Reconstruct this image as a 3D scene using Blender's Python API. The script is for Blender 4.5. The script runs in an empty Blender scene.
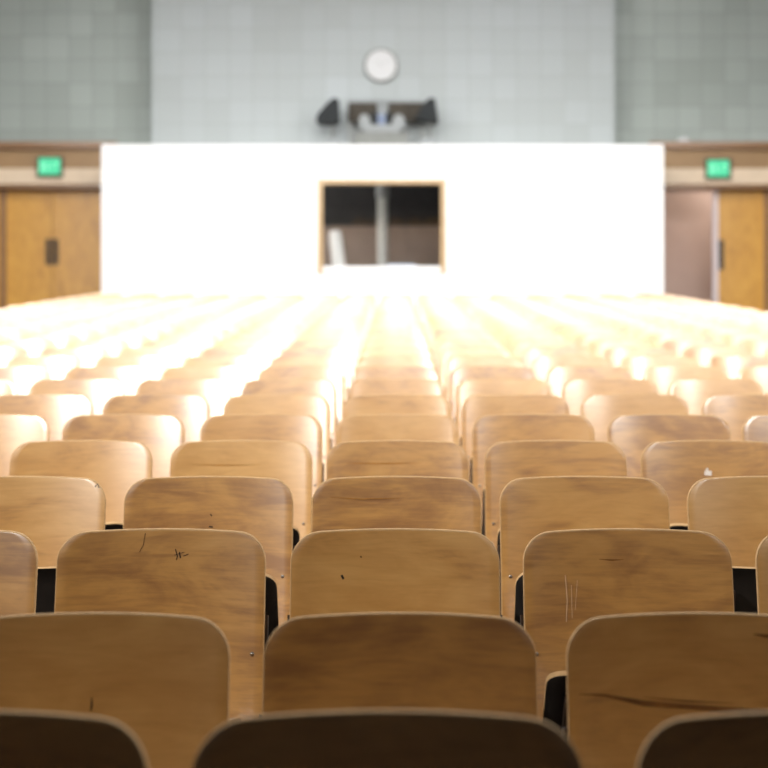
import bpy, bmesh, math, random
from mathutils import Vector, Matrix
random.seed(7)
C = bpy.context.scene.collection
F = 1520.0            # focal length in pixels of the 768 px frame
VX = 396.5            # pixel column of the point straight ahead
CAM_Z = 1.30

def at(px, py, Y):
    return Vector(((px - VX) * Y / F, Y, CAM_Z + (384 - py) * Y / F))

# ------------------------------------------------------------------ materials
def new_mat(name):
    m = bpy.data.materials.new(name); m.use_nodes = True
    nt = m.node_tree
    return m, nt, nt.nodes, nt.links, nt.nodes['Principled BSDF']

def plain(name, col, rough=0.6, metal=0.0, noise=0.06, scale=8.0, emit=None, estr=0.0, coat=0.0):
    m, nt, N, L, b = new_mat(name)
    b.inputs['Roughness'].default_value = rough
    b.inputs['Metallic'].default_value = metal
    b.inputs['Coat Weight'].default_value = coat
    tc = N.new('ShaderNodeTexCoord'); nz = N.new('ShaderNodeTexNoise')
    nz.inputs['Scale'].default_value = scale; nz.inputs['Detail'].default_value = 3
    L.new(tc.outputs['Object'], nz.inputs['Vector'])
    cr = N.new('ShaderNodeValToRGB')
    cr.color_ramp.elements[0].position = 0.3; cr.color_ramp.elements[1].position = 0.7
    cr.color_ramp.elements[0].color = tuple(c * (1 - noise) for c in col) + (1,)
    cr.color_ramp.elements[1].color = tuple(min(1, c * (1 + noise)) for c in col) + (1,)
    L.new(nz.outputs['Fac'], cr.inputs['Fac']); L.new(cr.outputs['Color'], b.inputs['Base Color'])
    if emit:
        b.inputs['Emission Color'].default_value = tuple(emit) + (1,)
        b.inputs['Emission Strength'].default_value = estr
    return m

def wood(name, dark, mid, light, rough=0.36, coat=0.6, coat_rough=0.16, vertical=False, big=2.2, var=0.22, ior=1.5):
    m, nt, N, L, b = new_mat(name)
    tc = N.new('ShaderNodeTexCoord'); oi = N.new('ShaderNodeObjectInfo')
    mul = N.new('ShaderNodeVectorMath'); mul.operation = 'SCALE'
    comb = N.new('ShaderNodeCombineXYZ')
    for k in range(3): L.new(oi.outputs['Random'], comb.inputs[k])
    L.new(comb.outputs[0], mul.inputs[0]); mul.inputs['Scale'].default_value = 83.0
    add = N.new('ShaderNodeVectorMath'); add.operation = 'ADD'
    L.new(tc.outputs['Object'], add.inputs[0]); L.new(mul.outputs[0], add.inputs[1])
    def noise(sx, sz, det, dist):
        mp = N.new('ShaderNodeMapping')
        mp.inputs['Scale'].default_value = (sz, 1, sx) if vertical else (sx, 1, sz)
        L.new(add.outputs[0], mp.inputs['Vector'])
        nz = N.new('ShaderNodeTexNoise'); nz.inputs['Scale'].default_value = 1.0
        nz.inputs['Detail'].default_value = det; nz.inputs['Distortion'].default_value = dist
        nz.inputs['Roughness'].default_value = 0.55
        L.new(mp.outputs[0], nz.inputs['Vector']); return nz.outputs['Fac']
    n1 = noise(big * 1.3, big * 2.9, 5, 1.9)
    n2 = noise(big * 3.5, big * 46, 4, 0.9)
    n3 = noise(big * 1.6, big * 9, 5, 2.6)
    def mth(op, a, v=None, c=None):
        x = N.new('ShaderNodeMath'); x.operation = op
        for k, q in enumerate((a, v, c)):
            if q is None: continue
            if isinstance(q, (int, float)): x.inputs[k].default_value = q
            else: L.new(q, x.inputs[k])
        return x.outputs[0]
    s = mth('MULTIPLY_ADD', n1, 0.54, mth('MULTIPLY_ADD', n2, 0.20, mth('MULTIPLY', n3, 0.30)))
    s = mth('ADD', s, mth('MULTIPLY_ADD', oi.outputs['Random'], var, -var / 2 - 0.02))
    cr = N.new('ShaderNodeValToRGB'); e = cr.color_ramp.elements
    e[0].position = 0.33; e[0].color = tuple(dark) + (1,)
    e[1].position = 0.70; e[1].color = tuple(light) + (1,)
    x = e.new(0.50); x.color = tuple(mid) + (1,)
    L.new(s, cr.inputs['Fac']); L.new(cr.outputs['Color'], b.inputs['Base Color'])
    L.new(mth('MULTIPLY_ADD', n3, 0.16, rough - 0.08), b.inputs['Roughness'])
    b.inputs['Coat Weight'].default_value = coat
    b.inputs['Coat Roughness'].default_value = coat_rough
    b.inputs['Coat IOR'].default_value = ior
    bp = N.new('ShaderNodeBump'); bp.inputs['Strength'].default_value = 0.05; bp.inputs['Distance'].default_value = 0.002
    L.new(n2, bp.inputs['Height']); L.new(bp.outputs[0], b.inputs['Normal'])
    return m

def tile_mat(name, c_dark, c_light, size):
    """glazed square wall tiles: every tile its own tint, neighbouring tiles alike"""
    m, nt, N, L, b = new_mat(name)
    geo = N.new('ShaderNodeNewGeometry')
    sc = N.new('ShaderNodeVectorMath'); sc.operation = 'SCALE'; sc.inputs['Scale'].default_value = 1 / size
    L.new(geo.outputs['Position'], sc.inputs[0])
    fl = N.new('ShaderNodeVectorMath'); fl.operation = 'FLOOR'; L.new(sc.outputs[0], fl.inputs[0])
    mp = N.new('ShaderNodeMapping'); mp.inputs['Scale'].default_value = (0.23, 0.0, 0.14)
    L.new(fl.outputs[0], mp.inputs['Vector'])
    nz = N.new('ShaderNodeTexNoise'); nz.inputs['Scale'].default_value = 1.0; nz.inputs['Detail'].default_value = 2
    L.new(mp.outputs[0], nz.inputs['Vector'])
    wn = N.new('ShaderNodeTexWhiteNoise'); L.new(fl.outputs[0], wn.inputs['Vector'])
    mx = N.new('ShaderNodeMath'); mx.operation = 'MULTIPLY_ADD'
    L.new(wn.outputs['Value'], mx.inputs[0]); mx.inputs[1].default_value = 0.22
    mm = N.new('ShaderNodeMath'); mm.operation = 'MULTIPLY_ADD'
    L.new(nz.outputs['Fac'], mm.inputs[0]); mm.inputs[1].default_value = 1.3; mm.inputs[2].default_value = -0.26
    L.new(mm.outputs[0], mx.inputs[2])
    cr = N.new('ShaderNodeValToRGB')
    cr.color_ramp.elements[0].position = 0.15; cr.color_ramp.elements[0].color = tuple(c_dark) + (1,)
    cr.color_ramp.elements[1].position = 0.85; cr.color_ramp.elements[1].color = tuple(c_light) + (1,)
    L.new(mx.outputs[0], cr.inputs['Fac'])
    fr = N.new('ShaderNodeVectorMath'); fr.operation = 'FRACTION'; L.new(sc.outputs[0], fr.inputs[0])
    sp = N.new('ShaderNodeSeparateXYZ'); L.new(fr.outputs[0], sp.inputs[0])
    def groove(o):
        a = N.new('ShaderNodeMath'); a.operation = 'GREATER_THAN'; L.new(o, a.inputs[0]); a.inputs[1].default_value = 0.035
        return a.outputs[0]
    g = N.new('ShaderNodeMath'); g.operation = 'MULTIPLY'
    L.new(groove(sp.outputs['X']), g.inputs[0]); L.new(groove(sp.outputs['Z']), g.inputs[1])
    mc = N.new('ShaderNodeMix'); mc.data_type = 'RGBA'
    mc.inputs[6].default_value = tuple(c * 0.93 for c in c_dark) + (1,)
    L.new(g.outputs[0], mc.inputs[0]); L.new(cr.outputs['Color'], mc.inputs[7])
    L.new(mc.outputs[2], b.inputs['Base Color'])
    b.inputs['Roughness'].default_value = 0.55
    return m

M = {}
M['ply'] = wood('birch_plywood', (.335, .148, .028), (.560, .286, .062), (.690, .395, .112), coat=1.0, coat_rough=0.30, ior=2.2)
M['ply_edge'] = plain('plywood_edge', (.56, .36, .17), 0.7, noise=.12, scale=60)
M['ply_edge'].node_tree.nodes['Principled BSDF'].inputs['Specular IOR Level'].default_value = 0.2
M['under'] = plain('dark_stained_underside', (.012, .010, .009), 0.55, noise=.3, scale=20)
M['iron'] = plain('brown_enamelled_iron', (.035, .022, .015), 0.4, noise=.2)
M['steel'] = plain('bolt_steel', (.35, .33, .30), 0.3, metal=1)
M['mark'] = plain('ink_mark', (.03, .018, .010), 0.6, noise=.2, scale=50)
M['streak'] = plain('dark_grain_streak', (.26, .118, .030), 0.45, noise=.35, scale=30)
M['soft'] = plain('soft_grain_figure', (.45, .215, .044), 0.42, noise=.25, scale=30, coat=.6)
M['chip'] = plain('white_chip', (.85, .80, .74), 0.6)
M['scratch'] = plain('pale_scratch', (.85, .64, .42), 0.6)
M['white'] = plain('white_paint', (.86, .86, .85), 0.55, noise=.01)
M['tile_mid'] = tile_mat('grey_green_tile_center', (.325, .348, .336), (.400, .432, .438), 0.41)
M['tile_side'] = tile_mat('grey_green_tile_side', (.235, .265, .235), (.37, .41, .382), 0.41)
M['door'] = wood('orange_door_veneer', (.43, .190, .018), (.57, .275, .030), (.66, .345, .050), rough=.4, coat=.2, vertical=True, big=1.4, var=.05)
M['fascia'] = plain('pale_wood_fascia', (.30, .175, .072), 0.5, noise=.08, scale=3)
M['fascia_low'] = plain('paler_wood_board', (.68, .53, .375), 0.5, noise=.06, scale=3)
M['trim'] = wood('brown_trim_wood', (.16, .070, .018), (.22, .10, .03), (.28, .14, .045), coat=.2, var=.05)
M['frame'] = wood('honey_frame_wood', (.38, .23, .085), (.46, .29, .115), (.52, .34, .15), coat=.2, var=.05)
M['pink'] = plain('pink_plaster', (.48, .36, .31), 0.8, noise=.05, scale=2)
M['pale_pink'] = plain('pale_pink_paint', (.72, .62, .62), 0.6, noise=.02)
M['plaster'] = plain('cream_plaster', (.14, .13, .12), 0.85, noise=.04, scale=2)
M['ceil'] = plain('ceiling_plaster', (.18, .18, .175), 0.9, noise=.03, scale=1)
M['floor'] = plain('dark_linoleum', (.055, .045, .038), 0.45, noise=.25, scale=4)
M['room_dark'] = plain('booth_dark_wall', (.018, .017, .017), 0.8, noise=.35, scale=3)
M['room_brown'] = plain('booth_brown_panel', (.24, .185, .155), 0.7, noise=.12, scale=4)
M['grey_post'] = plain('grey_paint', (.42, .42, .39), 0.5)
M['black'] = plain('black_plastic', (.014, .017, .018), 0.8, noise=.2)
M['brown_board'] = plain('dark_brown_board', (.055, .045, .033), 0.85, noise=.2)
M['lightgrey'] = plain('light_grey_plastic', (.27, .285, .285), 0.7)
M['blue'] = plain('blue_grey_plastic', (.11, .15, .25), 0.4)
M['grey_base'] = plain('dull_grey_base', (.19, .195, .18), 0.7)
M['face'] = plain('clock_face', (.62, .62, .62), 0.6, noise=.01)
M['clock_rim'] = plain('clock_rim_grey', (.20, .20, .18), 0.4)
M['clock_hand'] = plain('clock_hand_grey', (.40, .40, .40), 0.5)
M['exit_green'] = plain('lit_green_sign', (.02, .35, .16), 0.5, emit=(.035, .72, .36), estr=.52, noise=.02)
M['exit_letter'] = plain('lit_green_letters', (.3, .7, .5), 0.5, emit=(.22, .92, .60), estr=.52, noise=.02)
M['exit_box'] = plain('sign_housing', (.075, .05, .03), 0.5)
M['handle'] = plain('dark_bronze', (.060, .038, .020), 0.45, metal=.3)
M['paper'] = plain('white_paper', (.60, .66, .76), 0.8)
M['bottle'] = plain('white_plastic', (.82, .82, .80), 0.4, noise=.01)
m, nt, N, L, b = new_mat('clear_glass')
b.inputs['Transmission Weight'].default_value = 1.0; b.inputs['Roughness'].default_value = 0.0; b.inputs['IOR'].default_value = 1.45
b.inputs['Base Color'].default_value = (.97, .98, .98, 1)
nzg = N.new('ShaderNodeTexNoise'); nzg.inputs['Scale'].default_value = 2
M['glass'] = m

# ------------------------------------------------------------------ mesh helpers
def link_mesh(name, bm, mats, parent=None, smooth=False):
    bmesh.ops.recalc_face_normals(bm, faces=bm.faces)
    me = bpy.data.meshes.new(name); bm.to_mesh(me); bm.free()
    for x in (mats if isinstance(mats, (list, tuple)) else [mats]): me.materials.append(x)
    if smooth:
        for p in me.polygons: p.use_smooth = True
    o = bpy.data.objects.new(name, me); C.objects.link(o)
    if parent is not None: o.parent = parent
    return o

def box(bm, x0, x1, y0, y1, z0, z1, mi=0, bev=0.0):
    r = bmesh.ops.create_cube(bm, size=1.0)
    vs = r['verts']
    for v in vs:
        v.co = Vector(((x0 + x1) / 2 + v.co.x * (x1 - x0), (y0 + y1) / 2 + v.co.y * (y1 - y0), (z0 + z1) / 2 + v.co.z * (z1 - z0)))
    fs = {f for v in vs for f in v.link_faces}
    for f in fs: f.material_index = mi
    if bev > 0:
        es = {e for f in fs for e in f.edges}
        bmesh.ops.bevel(bm, geom=list(es), offset=bev, segments=2, affect='EDGES', profile=0.6)

def lathe(bm, prof, seg=32, axis='Z', org=(0, 0, 0), mi=0):
    rings = []
    for r, h in prof:
        ring = []
        for k in range(seg):
            a = 2 * math.pi * k / seg
            p = (r * math.cos(a), r * math.sin(a), h) if axis == 'Z' else (r * math.cos(a), h, r * math.sin(a))
            ring.append(bm.verts.new(Vector(p) + Vector(org)))
        rings.append(ring)
    for a, b_ in zip(rings, rings[1:]):
        for k in range(seg):
            f = bm.faces.new((a[k], a[(k + 1) % seg], b_[(k + 1) % seg], b_[k])); f.material_index = mi
    for ring in (rings[0], rings[-1]):
        f = bm.faces.new(ring); f.material_index = mi

def prism(bm, pts, y0, y1, mi=0, bev=0.0):
    """a polygon in X,Z pushed from y0 to y1"""
    a = [bm.verts.new((x, y0, z)) for x, z in pts]; b_ = [bm.verts.new((x, y1, z)) for x, z in pts]
    fs = [bm.faces.new(a), bm.faces.new(b_[::-1])]
    n = len(pts)
    for k in range(n): fs.append(bm.faces.new((a[k], b_[k], b_[(k + 1) % n], a[(k + 1) % n])))
    for f in fs: f.material_index = mi
    if bev: bmesh.ops.bevel(bm, geom=list({e for f in fs for e in f.edges}), offset=bev, segments=2, affect='EDGES')

def thing(name, label, cat, loc=(0, 0, 0), group=None):
    o = bpy.data.objects.new(name, None); C.objects.link(o); o.location = loc
    o.empty_display_size = 0.1
    o['label'] = label; o['category'] = cat
    if group: o['group'] = group
    return o

def struct(name, bm, mats, parent=None, label=None):
    o = link_mesh(name, bm, mats, parent)
    if parent is None: o['kind'] = 'structure'
    if label: o['label'] = label
    return o

def sbox(name, mat, *a, parent=None, label=None, bev=0.0):
    bm = bmesh.new(); box(bm, *a, bev=bev); return struct(name, bm, mat, parent, label)

# ------------------------------------------------------------------ the seats
PITCH, ROW0, ROWD, SLOPE = 0.56, 2.0, 0.862, 0.0888
Y_RAKE = ROW0 + ROWD
HW, TH = 0.2525, 0.015
ZT, ZB = 0.860, 0.375
REC = math.tan(math.radians(11.5)); SAG = 0.042
RT, RB = 0.068, 0.05

def floor_z(Y):
    return max(0.0, min(Y, 23.95) - Y_RAKE) * SLOPE

def back_y(x, z):
    u = (z - ZB) / (ZT - ZB)
    return (z - ZT) * REC - SAG * (x / HW) ** 2 + 0.012 * (u * u - u)

def half_w(z, ins):
    zt, zb, w = ZT - ins, ZB + ins, HW - ins
    rt, rb = RT - ins, RB - ins
    d = zt - z
    if d < rt: return w - rt + rt * (max(0, 1 - ((rt - d) / rt) ** 2.05)) ** (1 / 2.05)
    d = z - zb
    if d < rb: return w - rb + math.sqrt(max(0, rb * rb - (rb - d) ** 2))
    return w

def make_back_mesh(marks=()):
    bm = bmesh.new()
    NX = 20
    ts = [0, .004, .015, .035, .065, .10, .145, .20]
    def zrow(ins):
        zt, zb = ZT - ins, ZB + ins
        rt, rb = RT - ins, RB - ins
        top = [zt - rt * (1 - math.cos(a * math.pi / 2 / 9)) for a in range(10)]
        mid = [zt - rt - (zt - rt - zb - rb) * k / 9 for k in range(1, 9)]
        bot = [zb + rb * (1 - math.cos(a * math.pi / 2 / 6)) for a in range(6, -1, -1)]
        return top + mid + bot
    def pt(s, z, ins, yo):
        w = half_w(z, ins); x = s * w
        crown = 0.009 * (1 - (x / HW) ** 2) * max(0, (z - 0.6) / (ZT - 0.6))
        return Vector((x, back_y(x, z) + yo, z + crown))
    def layer(ins, yo):
        return [[bm.verts.new(pt(2 * k / NX - 1, z, ins, yo)) for k in range(NX + 1)] for z in zrow(ins)]
    fr, bk = layer(.003, 0), layer(.003, TH)
    for g in (fr, bk):
        for r0, r1 in zip(g, g[1:]):
            for k in range(NX):
                try: bm.faces.new((r0[k], r0[k + 1], r1[k + 1], r1[k]))
                except ValueError: pass
    def ring(g):
        nr = len(g)
        return [g[0][k] for k in range(NX + 1)] + [g[j][NX] for j in range(1, nr)] + [g[nr - 1][k] for k in range(NX - 1, -1, -1)] + [g[j][0] for j in range(nr - 2, 0, -1)]
    def ringpts(ins, yo):
        zs = zrow(ins); nr = len(zs)
        pp = [pt(2 * k / NX - 1, zs[0], ins, yo) for k in range(NX + 1)] + [pt(1, zs[j], ins, yo) for j in range(1, nr)]
        pp += [pt(2 * k / NX - 1, zs[-1], ins, yo) for k in range(NX - 1, -1, -1)] + [pt(-1, zs[j], ins, yo) for j in range(nr - 2, 0, -1)]
        return [bm.verts.new(p) for p in pp]
    loops = [ring(fr), ringpts(.0008, .0012), ringpts(0, .004), ringpts(0, TH - .004), ringpts(.0008, TH - .0012), ring(bk)]
    for li, (a, b_) in enumerate(zip(loops, loops[1:])):
        n = len(a)
        for k in range(n):
            f = bm.faces.new((a[k], a[(k + 1) % n], b_[(k + 1) % n], b_[k])); f.material_index = 1
    bmesh.ops.remove_doubles(bm, verts=bm.verts, dist=1e-6)
    bmesh.ops.recalc_face_normals(bm, faces=bm.faces)
    # shapes drawn on the front face: polylines of (x, z, half width)
    for mi, pts in marks:
        prev = None
        for k, (x, z, w) in enumerate(pts):
            q = pts[min(k + 1, len(pts) - 1)]; p = pts[max(k - 1, 0)]
            d = Vector((q[0] - p[0], q[1] - p[1])); d.normalize(); n = Vector((-d.y, d.x)) * w
            cur = []
            for sgn in (1, -1):
                xx, zz = x + sgn * n.x, z + sgn * n.y
                crown = 0.009 * (1 - (xx / HW) ** 2) * max(0, (zz - 0.6) / (ZT - 0.6))
                cur.append(bm.verts.new((xx, back_y(xx, zz - crown) - .0009, zz)))
            if prev:
                f = bm.faces.new((prev[0], cur[0], cur[1], prev[1])); f.material_index = mi
                f.normal_update()
                if f.normal.y > 0: f.normal_flip()
            prev = cur
    me = bpy.data.meshes.new('backrest'); bm.to_mesh(me); bm.free()
    for k in ('ply', 'ply_edge', 'mark', 'streak', 'chip', 'scratch', 'soft'): me.materials.append(M[k])
    for p in me.polygons: p.use_smooth = True
    try: me.set_sharp_from_angle(angle=math.radians(50))
    except Exception: pass
    return me

PIV = Vector((0, -0.205, 0.38))
def make_seat_mesh():
    bm = bmesh.new()
    NX, NY = 12, 14
    W, L0, L1, R, t = 0.222, -0.255, 0.125, 0.055, 0.014
    ys = [L0 + R * (1 - math.cos(a * math.pi / 2 / 6)) for a in range(7)] + [L0 + R + (L1 - L0 - R) * k / 8 for k in range(1, 9)]
    def hw(y):
        d = y - L0
        return W if d >= R else W - R + math.sqrt(max(0, R * R - (R - d) ** 2))
    def zz(x, y): return 0.02 * (x / W) ** 2 - 0.35 * max(0, -y - 0.18) ** 2 * 8 + 0.01
    top = [[bm.verts.new(((2 * k / NX - 1) * hw(y), y, zz((2 * k / NX - 1) * hw(y), y))) for k in range(NX + 1)] for y in ys]
    bot = [[bm.verts.new((v.co.x, v.co.y, v.co.z - t)) for v in r] for r in top]
    for g, mi in ((top, 0), (bot, 1)):
        for r0, r1 in zip(g, g[1:]):
            for k in range(NX):
                f = bm.faces.new((r0[k], r0[k + 1], r1[k + 1], r1[k])); f.material_index = mi
    def ring(g):
        nr = len(g)
        return [g[0][k] for k in range(NX + 1)] + [g[j][NX] for j in range(1, nr)] + [g[nr - 1][k] for k in range(NX - 1, -1, -1)] + [g[j][0] for j in range(nr - 2, 0, -1)]
    a, b_ = ring(top), ring(bot)
    n = len(a)
    for k in range(n):
        f = bm.faces.new((a[k], a[(k + 1) % n], b_[(k + 1) % n], b_[k])); f.material_index = 2
    bmesh.ops.remove_doubles(bm, verts=bm.verts, dist=1e-6)
    bmesh.ops.recalc_face_normals(bm, faces=bm.faces)
    me = bpy.data.meshes.new('seat'); bm.to_mesh(me); bm.free()
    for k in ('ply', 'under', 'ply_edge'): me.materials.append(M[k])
    for p in me.polygons: p.use_smooth = p.material_index != 2
    return me

def make_hinge_mesh():
    bm = bmesh.new()
    for s in (-1, 1):
        box(bm, s * .17 - .012, s * .17 + .012, -.19, .08, -.030, -.005, bev=.003)
    box(bm, -.225, .225, -.012, .012, -.034, -.012, bev=.004)
    me = bpy.data.meshes.new('hinge_bracket'); bm.to_mesh(me); bm.free(); me.materials.append(M['iron']); return me

def make_frame_mesh(s, slope):
    bm = bmesh.new()
    def strip(path, x0, x1, hw_):
        prev = None; first = None
        for k, (y, z) in enumerate(path):
            q = path[min(k + 1, len(path) - 1)]; p = path[max(k - 1, 0)]
            d = Vector((q[0] - p[0], q[1] - p[1])).normalized(); n = Vector((-d.y, d.x)) * hw_
            cur = [bm.verts.new((x, y + sg * n.x, z + sg * n.y)) for x, sg in ((x0, 1), (x1, 1), (x1, -1), (x0, -1))]
            if prev:
                for j in range(4): bm.faces.new((prev[j], prev[(j + 1) % 4], cur[(j + 1) % 4], cur[j]))
            else: bm.faces.new(cur)
            prev = cur
        bm.faces.new(prev)
    x0, x1 = sorted((s * 0.243, s * 0.2585))
    yb = lambda z: back_y(HW, z) + TH + .016
    strip([(-.215, 0.01), (-.212, .2), (PIV.y + .002, .36), (yb(.44) - .004, .44), (yb(.50), .50), (yb(.58), .58), (yb(.665), .665)], x0, x1, 0.017)
    # round hinge boss and the foot
    lathe(bm, [(0.030, 0), (0.030, .012)], 16, 'Z')
    vs = bm.verts[-32:] if False else None
    xf0, xf1 = sorted((s * 0.230, s * 0.264))
    r = bmesh.ops.create_cube(bm, size=1)
    for v in r['verts']:
        yy = -.215 + v.co.y * .17
        v.co = Vector(((xf0 + xf1) / 2 + v.co.x * (xf1 - xf0), yy, 0.008 + v.co.z * .016 + yy * slope))
    bm.verts.ensure_lookup_table()
    # move the boss (first loose disc built above) to the pivot
    for v in bm.verts:
        if abs(v.co.x) < 0.031 and -0.001 <= v.co.z <= 0.0121 and abs(v.co.y) < 0.0301:
            a, b2, h = v.co.x, v.co.y, v.co.z
            v.co = Vector((s * (0.232 + h), PIV.y + a, PIV.z + b2))
    bmesh.ops.recalc_face_normals(bm, faces=bm.faces)
    me = bpy.data.meshes.new('side_frame'); bm.to_mesh(me); bm.free(); me.materials.append(M['iron']); return me

def make_bolt_mesh():
    bm = bmesh.new()
    lathe(bm, [(0.0055, 0.003), (0.0055, -0.001), (0.0045, -0.0028), (0.002, -0.0036)], 12, 'Y')
    bmesh.ops.recalc_face_normals(bm, faces=bm.faces)
    me = bpy.data.meshes.new('bolt'); bm.to_mesh(me); bm.free(); me.materials.append(M['steel'])
    for p in me.polygons: p.use_smooth = True
    return me

BACK = make_back_mesh(); SEAT = make_seat_mesh(); HINGE = make_hinge_mesh(); BOLT = make_bolt_mesh()
FRAMES = {(s, sl): make_frame_mesh(s, SLOPE if sl else 0.0) for s in (-1, 1) for sl in (0, 1)}

def local(row, col, px, py):
    Y = ROW0 + ROWD * row
    for _ in range(3):
        z = CAM_Z + (384 - py) * Y / F - floor_z(ROW0 + ROWD * row)
        x = (px - VX) * Y / F - col * PITCH
        Y = ROW0 + ROWD * row + back_y(x, z)
    return x, z
def line(row, col, mi, pts, w):
    out = []
    for k, p in enumerate(pts):
        x, z = local(row, col, p[0], p[1]); out.append((x, z, p[2] if len(p) > 2 else w))
    return (mi, out)
MARKS = {
 (2, -1): [line(2, -1, 2, [(179, 549), (181, 556), (180, 560)], .0012), line(2, -1, 2, [(183, 552), (184, 558)], .0016), line(2, -1, 2, [(187, 556), (192, 554)], .0009), line(2, -1, 2, [(149, 533), (147, 545), (143, 552)], .0006),
           line(2, -1, 2, [(178, 555), (188, 552)], .0006)],
 (1, -1): [line(1, -1, 2, [(92, 697, .0007), (92, 706, .0019), (91, 711, .001)], .0016)],
 (2, 0): [line(2, 0, 2, [(343, 575), (345, 579)], .0026), line(2, 0, 2, [(362, 556), (363, 557.5)], .0014)],
 (3, -1): [line(3, -1, 2, [(209, 526.5), (213, 527)], .0021), line(3, -1, 2, [(210.5, 514), (212, 516)], .0018)],
 (3, -2): [line(3, -2, 2, [(95, 487), (97.5, 483.5), (99, 488)], .0014)],
 (4, 2): [line(4, 2, 4, [(704.5, 472.8), (711.5, 473.2)], .0085), line(4, 2, 4, [(706, 469.5), (708, 469.7)], .005)],
 (2, 1): [line(2, 1, 5, [(566, 575), (568, 600), (567, 622)], .0009), line(2, 1, 5, [(572, 585), (573, 618)], .0006), line(2, 1, 5, [(578, 580), (576, 610)], .0005), line(2, 1, 3, [(600, 559, .0004), (612, 560, .0022), (624, 559.5, .0004)], .002)],
 (1, 1): [line(1, 1, 3, [(575, 694, .0004), (600, 695, .0022), (640, 703, .0048), (690, 707, .0044), (740, 711, .0052), (790, 711, .002)], .003),
          line(1, 1, 3, [(640, 697, .0003), (680, 701, .0016), (730, 703, .0004)], .002),
          line(1, 1, 3, [(750, 634, .0008), (762, 636, .0030), (775, 635, .0008)], .002)],
 (3, 0): [line(3, 0, 6, [(330, 497, .0004), (360, 499, .0016), (400, 498, .0005)], .001)],
 (4, -1): [line(4, -1, 6, [(190, 464.5, .0003), (215, 465.2, .0024), (236, 465.2, .0020), (258, 464.6, .0003)], .001)],
 (4, 0): [line(4, 0, 6, [(345, 463, .0003), (365, 463.4, .0022), (392, 463.4, .0026), (418, 463, .0003)], .001)],
}
LOOK = {
 (2, -1): 'plywood tip-up seat with small black scribbled marks, third row from the camera, left of centre',
 (1, -1): 'plywood tip-up seat with one short dark scratch low on its back, second row, left',
 (2, 0): 'plywood tip-up seat with a tiny dark knot, third row from the camera, below the clock',
 (3, -1): 'plywood tip-up seat with two dark specks, fourth row from the camera, left of centre',
 (3, -2): 'plywood tip-up seat with a dark squiggle near its corner, fourth row, far left',
 (4, 2): 'plywood tip-up seat with a white chip on its back, fifth row, right side',
 (2, 1): 'plywood tip-up seat with pale vertical scratches, third row from the camera, right of centre',
 (1, 1): 'plywood tip-up seat with a long dark grain streak, second row from the camera, right',
 (0, 0): 'shadowed plywood chair back at the bottom centre edge, first row from the camera',
 (0, -1): 'dark plywood chair back cropped by the bottom left corner, first row from the camera',
 (0, 1): 'dark plywood chair back cropped by the bottom right corner, first row from the camera',
 (1, 0): 'brown plywood chair back in second row, directly behind the shadowed bottom centre one',
}
ORD = 'first second third fourth fifth sixth seventh eighth ninth tenth eleventh twelfth thirteenth fourteenth fifteenth sixteenth seventeenth eighteenth nineteenth twentieth twenty-first twenty-second twenty-third twenty-fourth twenty-fifth twenty-sixth twenty-seventh'.split()
def chair_label(r, k):
    if (r, k) in LOOK: return LOOK[(r, k)]
    kind = 'plywood tip-up chair' if r < 9 else 'pale plywood chair'
    if k == 0: return f'{kind} in the {ORD[r]} row from the camera, column below the clock'
    side = 'left' if k < 0 else 'right'
    return f'{kind} in the {ORD[r]} row from the camera, {ORD[abs(k) - 1]} column {side} of clock'

JX = {(0, -1): -.010, (0, 0): -.012, (1, 0): .0066, (1, 1): .0066, (2, -1): -.0085, (2, 0): -.0036, (2, 1): -.002, (4, -1): .009, (4, 0): .0036, (4, 1): .005}
def place_chair(r, k):
    Y = ROW0 + ROWD * r
    jx, jy, jr = random.uniform(-.005, .005), random.uniform(-.008, .008), random.uniform(-.6, .6)
    if r < 5: jx, jy, jr = JX.get((r, k), 0.0), 0.0, random.uniform(-.3, .3)
    t = thing('auditorium_chair', chair_label(r, k), 'chair', (k * PITCH + jx, Y + jy, floor_z(Y + jy)), 'plywood seats in rows')
    t.rotation_euler.z = math.radians(jr)
    def part(name, me, parent, loc=(0, 0, 0), rot=0.0):
        o = bpy.data.objects.new(name, me); C.objects.link(o); o.parent = parent
        o.location = loc; o.rotation_euler.x = rot; return o
    mk = MARKS.get((r, k))
    b_ = part('backrest', make_back_mesh(mk) if mk else BACK, t)
    b_.rotation_euler.x = math.radians(random.uniform(-.8, .8)) if r > 4 else 0
    ang = {(3, -2): 76, (3, 2): 76, (3, -1): 66, (3, 1): 70, (2, 1): 53, (2, 0): 57, (2, -1): 24}.get((r, k), 60 + random.uniform(-2.5, 2.5))
    s = part('seat', SEAT, t, PIV, -math.radians(ang))
    part('hinge_bracket', HINGE, s)
    sl = 1 if r >= 1 else 0
    for sg in (-1, 1): part('side_frame', FRAMES[(sg, sl)], t)
    if r < 8:
        for sg in (-1, 1):
            zb = ZT - .282; xb = sg * .2235
            part('bolt', BOLT, b_, (xb, back_y(xb, zb), zb))
    return t

NROWS = 26
chairs = []
for r in range(NROWS):
    Y = ROW0 + ROWD * r
    for k in range(-8, 8):
        x0, x1 = (k * PITCH - .26) * F / Y + VX, (k * PITCH + .26) * F / Y + VX
        m = 6 + 0.75 * PITCH * F / Y      # one more seat past each side of the frame
        if x1 > -m and x0 < 768 + m: chairs.append((r, k))
for r, k in chairs: place_chair(r, k)
print('CHAIRS', len(chairs))

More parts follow.
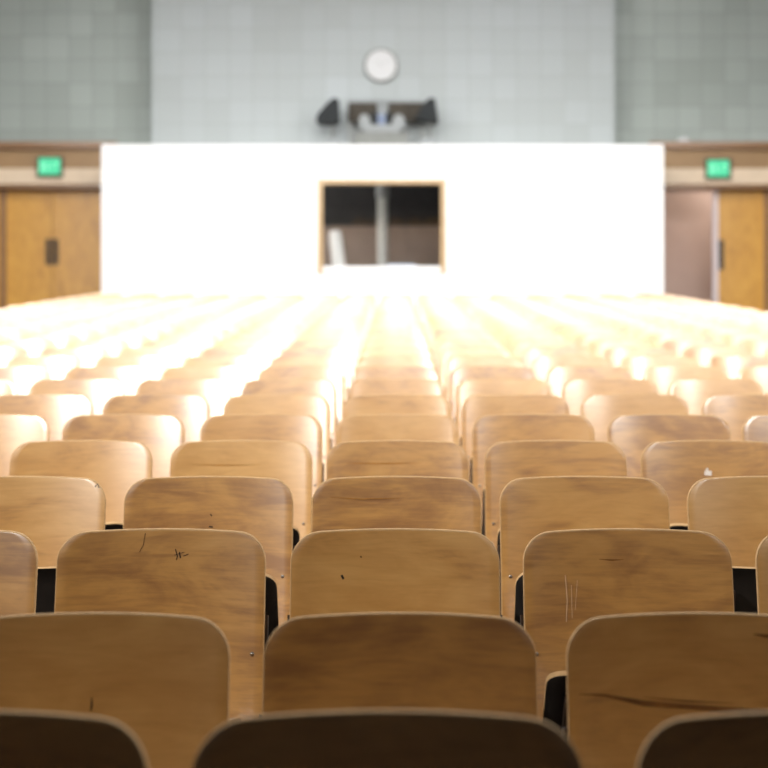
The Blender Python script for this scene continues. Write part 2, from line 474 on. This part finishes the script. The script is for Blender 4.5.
# ------------------------------------------------------------------ the hall
XL, XR, YF, ZC = -8.6, 8.1, -7.0, 9.2
YB, YU, YS = 24.9, 26.0, 26.6       # booth front, upper wall above the booth, recessed side walls with the doors
FB = floor_z(30)
bm = bmesh.new()
pr = [(YF, 0), (Y_RAKE, 0), (23.95, FB), (29.5, FB), (29.5, FB - .4), (YF, -.4)]
a = [bm.verts.new((XL - .2, y, z)) for y, z in pr]; c = [bm.verts.new((XR + .2, y, z)) for y, z in pr]
bm.faces.new(a); bm.faces.new(c[::-1])
for k in range(6): bm.faces.new((a[k], c[k], c[(k + 1) % 6], a[(k + 1) % 6]))
struct('floor', bm, M['floor'])
sbox('ceiling', M['ceil'], XL - .2, XR + .2, YF, 29.5, ZC, ZC + .2)
sbox('wall_left', M['plaster'], XL - .2, XL, YF, 29.5, 0, ZC)
sbox('wall_right', M['plaster'], XR, XR + .2, YF, 29.5, 0, ZC)
sbox('wall_stage', M['black'], XL, XR, YF - .2, YF, 0, ZC)

ztop = at(0, 144.6, YB).z
BX0, BX1 = at(101.5, 0, YB).x, at(663.5, 0, YB).x
wl, wr, wt, wb = at(317.5, 0, YB).x, at(446, 0, YB).x, at(0, 179, YB).z, at(0, 270, YB).z
# projection booth: white front with an opening, side returns, roof
bm = bmesh.new(); d = .16
box(bm, BX0, wl, YB, YB + d, FB, ztop); box(bm, wr, BX1, YB, YB + d, FB, ztop)
box(bm, wl, wr, YB, YB + d, wt, ztop); box(bm, wl, wr, YB, YB + d, FB, wb)
struct('wall_booth_front', bm, M['white'])
sbox('wall_booth_left', M['white'], BX0, BX0 + .16, YB + d, 28.6, FB, ztop)
sbox('wall_booth_right', M['white'], BX1 - .16, BX1, YB + d, 28.6, FB, ztop)
sbox('trim_booth_roof', M['white'], BX0 + .16, BX1 - .16, YB + d, 28.6, ztop - .14, ztop)
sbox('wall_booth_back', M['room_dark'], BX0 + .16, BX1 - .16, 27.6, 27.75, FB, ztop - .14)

ux0, ux1 = at(152, 0, YU).x, at(614.5, 0, YU).x
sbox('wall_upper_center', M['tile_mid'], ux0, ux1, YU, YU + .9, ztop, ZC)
zf1, zf0 = at(0, 143, YS - .3).z, at(0, 184.5, YS - .3).z
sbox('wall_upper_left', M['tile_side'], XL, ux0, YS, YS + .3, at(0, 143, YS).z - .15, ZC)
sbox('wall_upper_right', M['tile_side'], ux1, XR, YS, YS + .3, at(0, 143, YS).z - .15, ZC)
# wooden fascia over the doors, both sides
for nm, x0, x1 in (('left', XL, BX0), ('right', BX1, XR)):
    bm = bmesh.new()
    ya = YS - .3
    h = zf1 - zf0
    box(bm, x0, x1, ya, YS + .28, zf0 + .0, zf0 + h * .40, 1, .01)           # lower board stands proud
    box(bm, x0, x1, ya + .05, YS + .28, zf0 + h * .40, zf1 - .10, 0)
    f = struct('trim_fascia_' + nm, bm, [M['fascia'], M['fascia_low']])
    sbox('cap_board', M['trim'], x0, x1, ya - .06, YS - .001, zf1 - .10, zf1 + .015, parent=f, label='brown cap board')
    sbox('lower_edge', M['trim'], x0, x1, ya + .03, YS + .25, zf0 - .06, zf0, parent=f, label='dark brown lower edge')

dz = zf0 - .06
def leaf(parent, x0, x1, y, z0, z1, name='door_leaf'):
    bm = bmesh.new(); box(bm, x0, x1, y, y + .05, z0, z1, bev=.004)
    return struct(name, bm, M['door'], parent)
def pull(parent, cx, cz, w, h, y):
    bm = bmesh.new(); box(bm, cx - w / 2, cx + w / 2, y - .012, y, cz - h / 2, cz + h / 2, bev=.004)
    box(bm, cx - .016, cx + .016, y - .065, y - .035, cz - h * .36, cz + h * .36, bev=.008)
    for q in (-.3, .3): box(bm, cx - .012, cx + .012, y - .05, y - .01, cz + q * h - .014, cz + q * h + .014)
    return struct('pull_handle', bm, M['handle'], parent)
YD = YS + .02
# closed double door on the left
mx = at(52, 0, YD).x; lw = .80
e1 = bpy.data.objects.new('door_1', None); C.objects.link(e1); e1['kind'] = 'structure'
e1['label'] = 'closed orange wooden double door under the left exit sign'
leaf(e1, mx - lw, mx - .004, YD, FB, dz); leaf(e1, mx + .004, BX0 - .01, YD, FB, dz)
hz = at(0, 252, YD).z
pull(e1, mx - .062, hz, .10, .46, YD); pull(e1, mx + .062, hz, .10, .46, YD)
sbox('door_jamb', M['trim'], mx - lw - .10, mx - lw, YD - .04, YD + .1, FB, dz, parent=e1, label='brown door jamb')
sbox('wall_door_left', M['door'], XL, mx - lw - .10, YS, YS + .3, FB, dz)
# right double door, one leaf swung open
rx = at(715.5, 0, YD).x
e2 = bpy.data.objects.new('door_2', None); C.objects.link(e2); e2['kind'] = 'structure'
e2['label'] = 'orange wooden double door under the right exit sign, one leaf open'
leaf(e2, rx + .05, rx + .05 + lw, YD, FB, dz)
pull(e2, rx + .095, at(0, 255, YD).z, .10, .52, YD)
sbox('edge_strip', M['pale_pink'], rx - .045, rx + .047, YD - .012, YD + .06, FB, dz, parent=e2, label='pale pink strip along the door edge')
sbox('door_jamb', M['trim'], rx + .05 + lw, rx + .15 + lw, YD - .04, YD + .1, FB, dz, parent=e2, label='brown door jamb')
sbox('wall_door_right', M['door'], rx + .15 + lw, XR, YS, YS + .3, FB, dz)
# leaf swung back into the corridor against the booth side
bm = bmesh.new(); box(bm, BX1 + .02, BX1 + .07, YD + .1, YD + .9, FB, dz, bev=.004); struct('open_leaf', bm, M['door'], e2)
# corridor behind the open leaf
sbox('wall_corridor', M['pink'], BX1, XR, 28.2, 28.4, FB, 6)
sbox('wall_rear', M['plaster'], XL, BX0, 28.2, 28.4, FB, 6)
sbox('wall_rear_upper', M['plaster'], XL, XR, 28.6, 28.8, FB, ZC)

# booth window: honey frame, glass pane, white sill
win = bpy.data.objects.new('window_1', None); C.objects.link(win); win['kind'] = 'structure'
win['label'] = 'booth window with honey coloured wooden frame in white wall'
bm = bmesh.new(); fw = .085; y0, y1 = YB - .03, YB + .13
box(bm, wl, wl + fw, y0, y1, wb - .06, wt, bev=.006); box(bm, wr - fw, wr, y0, y1, wb - .06, wt, bev=.006)
box(bm, wl + fw, wr - fw, y0, y1, wt - fw, wt, bev=.006)
struct('window_frame', bm, M['frame'], win)
sbox('window_sill', M['white'], wl + fw, wr - fw, YB - .05, YB + .50, wb - .02, wb + .055, parent=win, bev=.01, label='white window sill')
bm = bmesh.new(); box(bm, wl + fw + .004, wr - fw - .004, 0, .006, 0, wt - fw - wb - .062)
gl = struct('window_pane', bm, M['glass'], win); gl.location = (0, YB + .16, wb + .058); gl.rotation_euler.x = math.radians(7)
zs = wb + .055
# things inside the booth
def tag(o, label, cat): o['label'] = label; o['category'] = cat; return o
zi = at(0, 227, 27.2).z
cab = thing('storage_cabinet', 'low brown cabinet against the dark wall inside the booth', 'cabinet', (-.25, 27.3, FB))
bm = bmesh.new(); box(bm, -1.9, 1.9, -.25, .28, 0.06, zi - FB - .03, bev=.01); box(bm, -1.85, 1.85, -.2, .28, 0, .06); link_mesh('cabinet_body', bm, M['room_brown'], cab)
bm = bmesh.new(); box(bm, -1.93, 1.93, -.28, .29, zi - FB - .03, zi - FB, bev=.006); link_mesh('cabinet_top', bm, M['room_brown'], cab)
for k in range(4):
    bm = bmesh.new(); box(bm, -1.88 + k * .94, -1.88 + k * .94 + .92, -.27, -.25, .10, zi - FB - .06, bev=.006)
    dr = link_mesh('cabinet_door', bm, M['room_brown'], cab)
    bm = bmesh.new(); box(bm, -1.88 + k * .94 + .82, -1.88 + k * .94 + .84, -.30, -.27, 1.0, 1.2, bev=.005); link_mesh('door_handle', bm, M['handle'], dr)
pst = thing('support_post', 'slim grey post standing in the middle of the booth window', 'post', (at(382.5, 0, 26).x, 26.0, FB))
bm = bmesh.new(); lathe(bm, [(.12, 0), (.12, .03), (.105, .04)], 24); link_mesh('base_plate', bm, M['grey_post'], pst)
bm = bmesh.new(); lathe(bm, [(.088, .03), (.088, ztop - .14 - FB - .45)], 24); link_mesh('shaft', bm, M['grey_post'], pst, True)
bm = bmesh.new(); zz0 = at(0, 198, 26).z - FB; lathe(bm, [(.105, zz0), (.112, zz0 + .05), (.112, ztop - .14 - FB)], 24); link_mesh('collar', bm, M['lightgrey'], pst, True)
bt = thing('white_bottle', 'rounded white bottle on the sill in the left of the booth window', 'bottle', (at(339, 0, YB + .28).x, YB + .28, zs))
bm = bmesh.new(); hh = at(0, 231, YB + .28).z - zs
lathe(bm, [(.095, 0), (.108, .02), (.110, hh * .30), (.110, hh * .6), (.104, hh * .86), (.092, hh * .93)], 28); link_mesh('bottle_body', bm, M['bottle'], bt, True)
bm = bmesh.new(); lathe(bm, [(.094, hh * .93), (.086, hh * .965), (.06, hh * .99), (.01, hh)], 28); link_mesh('bottle_cap', bm, M['bottle'], bt, True)
bt.rotation_euler = (0, math.radians(-7), 0); bt.location.z += .016
pp = thing('paper_stack', 'pale blue sheaf of paper lying on the white window sill', 'paper', (at(402, 0, YB + .32).x, YB + .32, zs))
for k in range(3):
    bm = bmesh.new(); box(bm, -.28 + .02 * k, .28 - .03 * k, -.13, .13, .02 * k, .02 * k + .019, bev=.003); link_mesh('paper_bundle', bm, M['paper'], pp)

# clock
ck = at(381, 66, YU)
R = 17.0 * YU / F
t = thing('wall_clock', 'round white wall clock on the grey tiled wall above the booth', 'clock', (ck.x, YU, ck.z))
bm = bmesh.new(); lathe(bm, [(R, 0), (R, -.06), (R - .012, -.075), (R - .03, -.075), (R - .032, -.05)], 48, 'Y'); link_mesh('clock_rim', bm, M['clock_rim'], t, True)
bm = bmesh.new(); lathe(bm, [(R - .03, -.058), (R - .03, -.064)], 48, 'Y'); link_mesh('clock_face', bm, M['face'], t)
for ang, ln, w in ((305, .13, .005), (60, .20, .0035)):
    bm = bmesh.new(); box(bm, -w, w, -.070, -.067, -.03, ln); o = link_mesh('clock_hand', bm, M['clock_hand'], t); o.rotation_euler.y = math.radians(ang)
bm = bmesh.new()
for k in range(12):
    a_ = k * math.pi / 6; x, z = math.sin(a_) * (R - .055), math.cos(a_) * (R - .055)
    box(bm, x - .005, x + .005, -.0665, -.063, z - .012, z + .012)
link_mesh('hour_marks', bm, M['clock_hand'], t)

# equipment standing on the booth roof
YE = 25.45
def P(px, py, Y=YE): v = at(px, py, Y); return v.x, v.z
def prism_thing(name, label, cat, parts, base_px, Y=YE):
    bx = at(base_px, 0, Y).x
    t = thing(name, label, cat, (bx, Y, ztop))
    for nm, mat, poly, ya, yb_ in parts:
        bm = bmesh.new(); prism(bm, [(P(x, y, Y)[0] - bx, 0.0 if y > 141 else P(x, y, Y)[1] - ztop) for x, y in poly], ya, yb_, bev=.012)
        link_mesh(nm, bm, mat, t)
    return t
yb0 = 142
prism_thing('spotlight', 'black angled spotlight at the left end above the booth', 'spotlight', [
    ('lamp_housing', M['black'], [(316, 121), (319, 114), (328, 104), (334, 99), (339, 101), (340, 122), (333, 125), (318, 124)], -.15, .18),
    ('lamp_stem', M['grey_base'], [(331, 124), (334, 124), (334, yb0 + .6), (331, yb0 + .6)], -.02, .02),
    ('lamp_base', M['lightgrey'], [(324, 139.5), (341, 139.5), (341, yb0 + .6), (324, yb0 + .6)], -.12, .12)], 333)
prism_thing('spotlight', 'black angled spotlight at the right end above the booth', 'spotlight', [
    ('lamp_housing', M['black'], [(424, 104), (430, 99), (435, 100), (438, 122), (436, 124), (422, 121), (415, 119)], -.15, .18),
    ('lamp_stem', M['grey_base'], [(428, 122), (431, 122), (431, yb0 + .6), (428, yb0 + .6)], -.02, .02),
    ('lamp_base', M['lightgrey'], [(420, 138.5), (437, 138.5), (437, yb0 + .6), (420, yb0 + .6)], -.12, .12)], 429)
YQ = 25.75
prism_thing('equipment_shelf', 'dark brown two-part back board behind the grey projector', 'rack', [
    ('back_board', M['brown_board'], [(348, 103), (377, 103), (377, 122), (348, 122)], -.02, .03),
    ('back_board', M['brown_board'], [(388, 103), (424, 103), (424, 122), (388, 122)], -.02, .03),
    ('upright', M['lightgrey'], [(378, 101), (387, 101), (387, yb0 + .6), (378, yb0 + .6)], -.03, .03),
    ('upright', M['grey_post'], [(349, 122), (351, 122), (351, yb0 + .6), (349, yb0 + .6)], -.02, .02),
    ('upright', M['grey_post'], [(421, 122), (423, 122), (423, yb0 + .6), (421, yb0 + .6)], -.02, .02),
    ('top_rail', M['lightgrey'], [(347, 101), (424, 101), (424, 103), (347, 103)], -.03, .03)], 382, YQ)
YJ = 25.35
prism_thing('projector', 'grey projector with two dark lenses standing on the booth roof', 'projector', [
    ('projector_body', M['lightgrey'], [(359, 121), (362, 116), (367, 116), (370, 120), (370.5, 127), (392.5, 127), (393, 120), (396, 116), (401, 116), (405, 121), (404, 130), (398, 134), (366, 134), (360, 130)], -.18, .22),
    ('center_panel', M['blue'], [(377.4, 115), (385.8, 115), (385.8, 126.8), (377.4, 126.8)], -.12, .16),
    ('lens_block', M['black'], [(370.6, 114), (377.2, 114), (377.2, 126.8), (371.5, 126.8), (370.6, 120)], -.16, .14),
    ('lens_block', M['black'], [(386, 114), (392.6, 114), (392.6, 120), (391.5, 126.8), (386, 126.8)], -.16, .14),
    ('projector_base', M['grey_base'], [(354, 134.2), (408, 134.2), (408, yb0 + .2), (354, yb0 + .2)], -.22, .26)], 382, YJ)

# small white dome on the ledge over the right door
v = at(684, 143, YS - .2)
t = thing('dome_sensor', 'small white dome on the ledge above the right door', 'sensor', (v.x, YS - .17, zf1 + .015))
bm = bmesh.new(); lathe(bm, [(.14, 0), (.14, .015)], 24); link_mesh('base_ring', bm, M['lightgrey'], t)
bm = bmesh.new(); lathe(bm, [(.125, .015), (.12, .05), (.09, .085), (.03, .105)], 24); link_mesh('dome', bm, M['face'], t, True)

# exit signs
GL = {'E': [(0, 0, .2, 1), (0, 0, 1, .2), (0, .4, .85, .6), (0, .8, 1, 1)], 'I': [(.4, 0, .6, 1)], 'T': [(.4, 0, .6, 1), (0, .8, 1, 1)]}
def exit_sign(cx, cy, label):
    Y = YS - .30
    v = at(cx, cy, Y)
    t = thing('exit_sign', label, 'exit sign', (v.x, Y, v.z), 'lit exit signs')
    w, h = 26 * Y / F / 2, 21 * Y / F / 2
    bm = bmesh.new(); box(bm, -w, w, -.07, .0, -h, h, bev=.008); link_mesh('sign_housing', bm, M['exit_box'], t)
    w2, h2 = 21.5 * Y / F / 2, 16.5 * Y / F / 2
    bm = bmesh.new(); box(bm, -w2, w2, -.078, -.068, -h2, h2, bev=.004); link_mesh('lit_face', bm, M['exit_green'], t)
    bm = bmesh.new(); lw_, lh, gap = .066, .15, .018; x = -(4 * lw_ + 3 * gap) / 2
    for ch in 'EXIT':
        if ch == 'X':
            for s in (1, -1):
                xs = (x, x + lw_) if s > 0 else (x + lw_, x)
                q = .014
                prism(bm, [(xs[0] - q / 2, -lh / 2), (xs[0] + q / 2, -lh / 2), (xs[1] + q / 2, lh / 2), (xs[1] - q / 2, lh / 2)], -.082 + (s > 0) * .0005, -.0775)
        else:
            for a0, b0, a1, b1 in GL[ch]: box(bm, x + a0 * lw_, x + a1 * lw_, -.082, -.0775, -lh / 2 + b0 * lh, -lh / 2 + b1 * lh)
        x += lw_ + gap
    link_mesh('lettering', bm, M['exit_letter'], t)
exit_sign(50.5, 167, 'green lit exit sign on the fascia above the closed left double door')
exit_sign(717.5, 169, 'green lit exit sign on the fascia above the half open right door')

# ------------------------------------------------------------------ light
def area(name, loc, rot, sx, sy, power, col=(1, 1, 1), spread=180):
    l = bpy.data.lights.new(name, 'AREA'); l.shape = 'RECTANGLE'; l.size = sx; l.size_y = sy; l.energy = power; l.color = col
    l.spread = math.radians(spread)
    o = bpy.data.objects.new(name, l); C.objects.link(o); o.location = loc; o.rotation_euler = rot; return o
# rows of ceiling panels over the seats
for yy, pw in ((10, 80), (12.5, 120), (15, 150), (17.5, 170), (20, 165)):
    for xx in (-5.0, -.25, 4.5):
        area('ceiling_panel_light', (xx, yy, 9.1), (0, 0, 0), 2.4, 1.4, pw, (.96, .985, 1))
# tall windows along both side walls
for yy, wd, pw in ((7.0, 1.4, 340), (10.2, 1.4, 350), (13.4, 1.4, 360)):
    area('window_daylight', (XL + .05, yy, 5.9), (0, -math.pi / 2, 0), 5.6, wd, pw, (1, .98, .96))
for yy, wd, pw in ((7.0, 1.3, 330), (10.2, 1.3, 360), (13.4, 1.3, 360)):
    area('window_daylight', (XR - .05, yy, 5.9), (0, math.pi / 2, 0), 5.6, wd, pw, (1, .98, .96))
# added fill spots out of view, brightening the seats behind the front rows
def spot(loc, to, power, cone, col=(1, .96, .91), size=.28):
    l = bpy.data.lights.new('seat_fill_spot', 'SPOT'); l.energy = power; l.color = col; l.shadow_soft_size = size
    l.spot_size = math.radians(cone); l.spot_blend = 1.0
    o = bpy.data.objects.new('seat_fill_spot', l); C.objects.link(o); o.location = loc
    o.rotation_euler = (Vector(to) - Vector(loc)).to_track_quat('-Z', 'Y').to_euler()
spot((-8.0, -1.0, 7.0), (0, 9.5, 1.3), 5600, 60)
spot((7.6, -1.0, 7.0), (0, 9.5, 1.3), 1700, 60)
# added unseen area lights high at the front, whitening the middle and rear rows
area('stage_fill_light', (-.25, YF + .15, 7.9), (math.radians(80), 0, 0), 14, 2.2, 26, (1, .98, .95), 60)
for yy, pw in ((-4.4, 58), (-1.4, 78), (1.6, 96), (4.8, 110), (8.0, 110)):
    area('front_fill_light', (-.25, yy, 8.6), (math.radians(71), 0, 0), 15.8, 1.0, pw, (1, .98, .96), 64)
# added fill points out of view, brightening the booth and the corridor
for nm, loc, pw in (('booth_fill', (-3.2, 26.0, ztop - .6), 130), ('corridor_fill', (6.6, 27.3, 5.4), 110)):
    l = bpy.data.lights.new(nm, 'POINT'); l.energy = pw; l.shadow_soft_size = .15; l.color = (1, .95, .9)
    o = bpy.data.objects.new(nm, l); C.objects.link(o); o.location = loc

w = bpy.data.worlds.new('world'); bpy.context.scene.world = w; w.use_nodes = True
w.node_tree.nodes['Background'].inputs[0].default_value = (.5, .55, .6, 1)
w.node_tree.nodes['Background'].inputs[1].default_value = .15

# ------------------------------------------------------------------ camera
cd = bpy.data.cameras.new('camera'); cam = bpy.data.objects.new('camera', cd); C.objects.link(cam)
cam.location = (0, 0, CAM_Z); cam.rotation_euler = (math.pi / 2, 0, 0)
cd.sensor_width = 36; cd.lens = 36 * F / 768; cd.shift_x = -(VX - 384) / 768
cd.clip_end = 200; cd.clip_start = .05
cd.dof.use_dof = True; cd.dof.focus_distance = 3.95; cd.dof.aperture_fstop = 2.9
sc = bpy.context.scene
sc.camera = cam
sc.view_settings.view_transform = 'Standard'; sc.view_settings.look = 'None'
sc.view_settings.exposure = 0.0; sc.view_settings.gamma = 1.0
sc.view_settings.use_curve_mapping = False
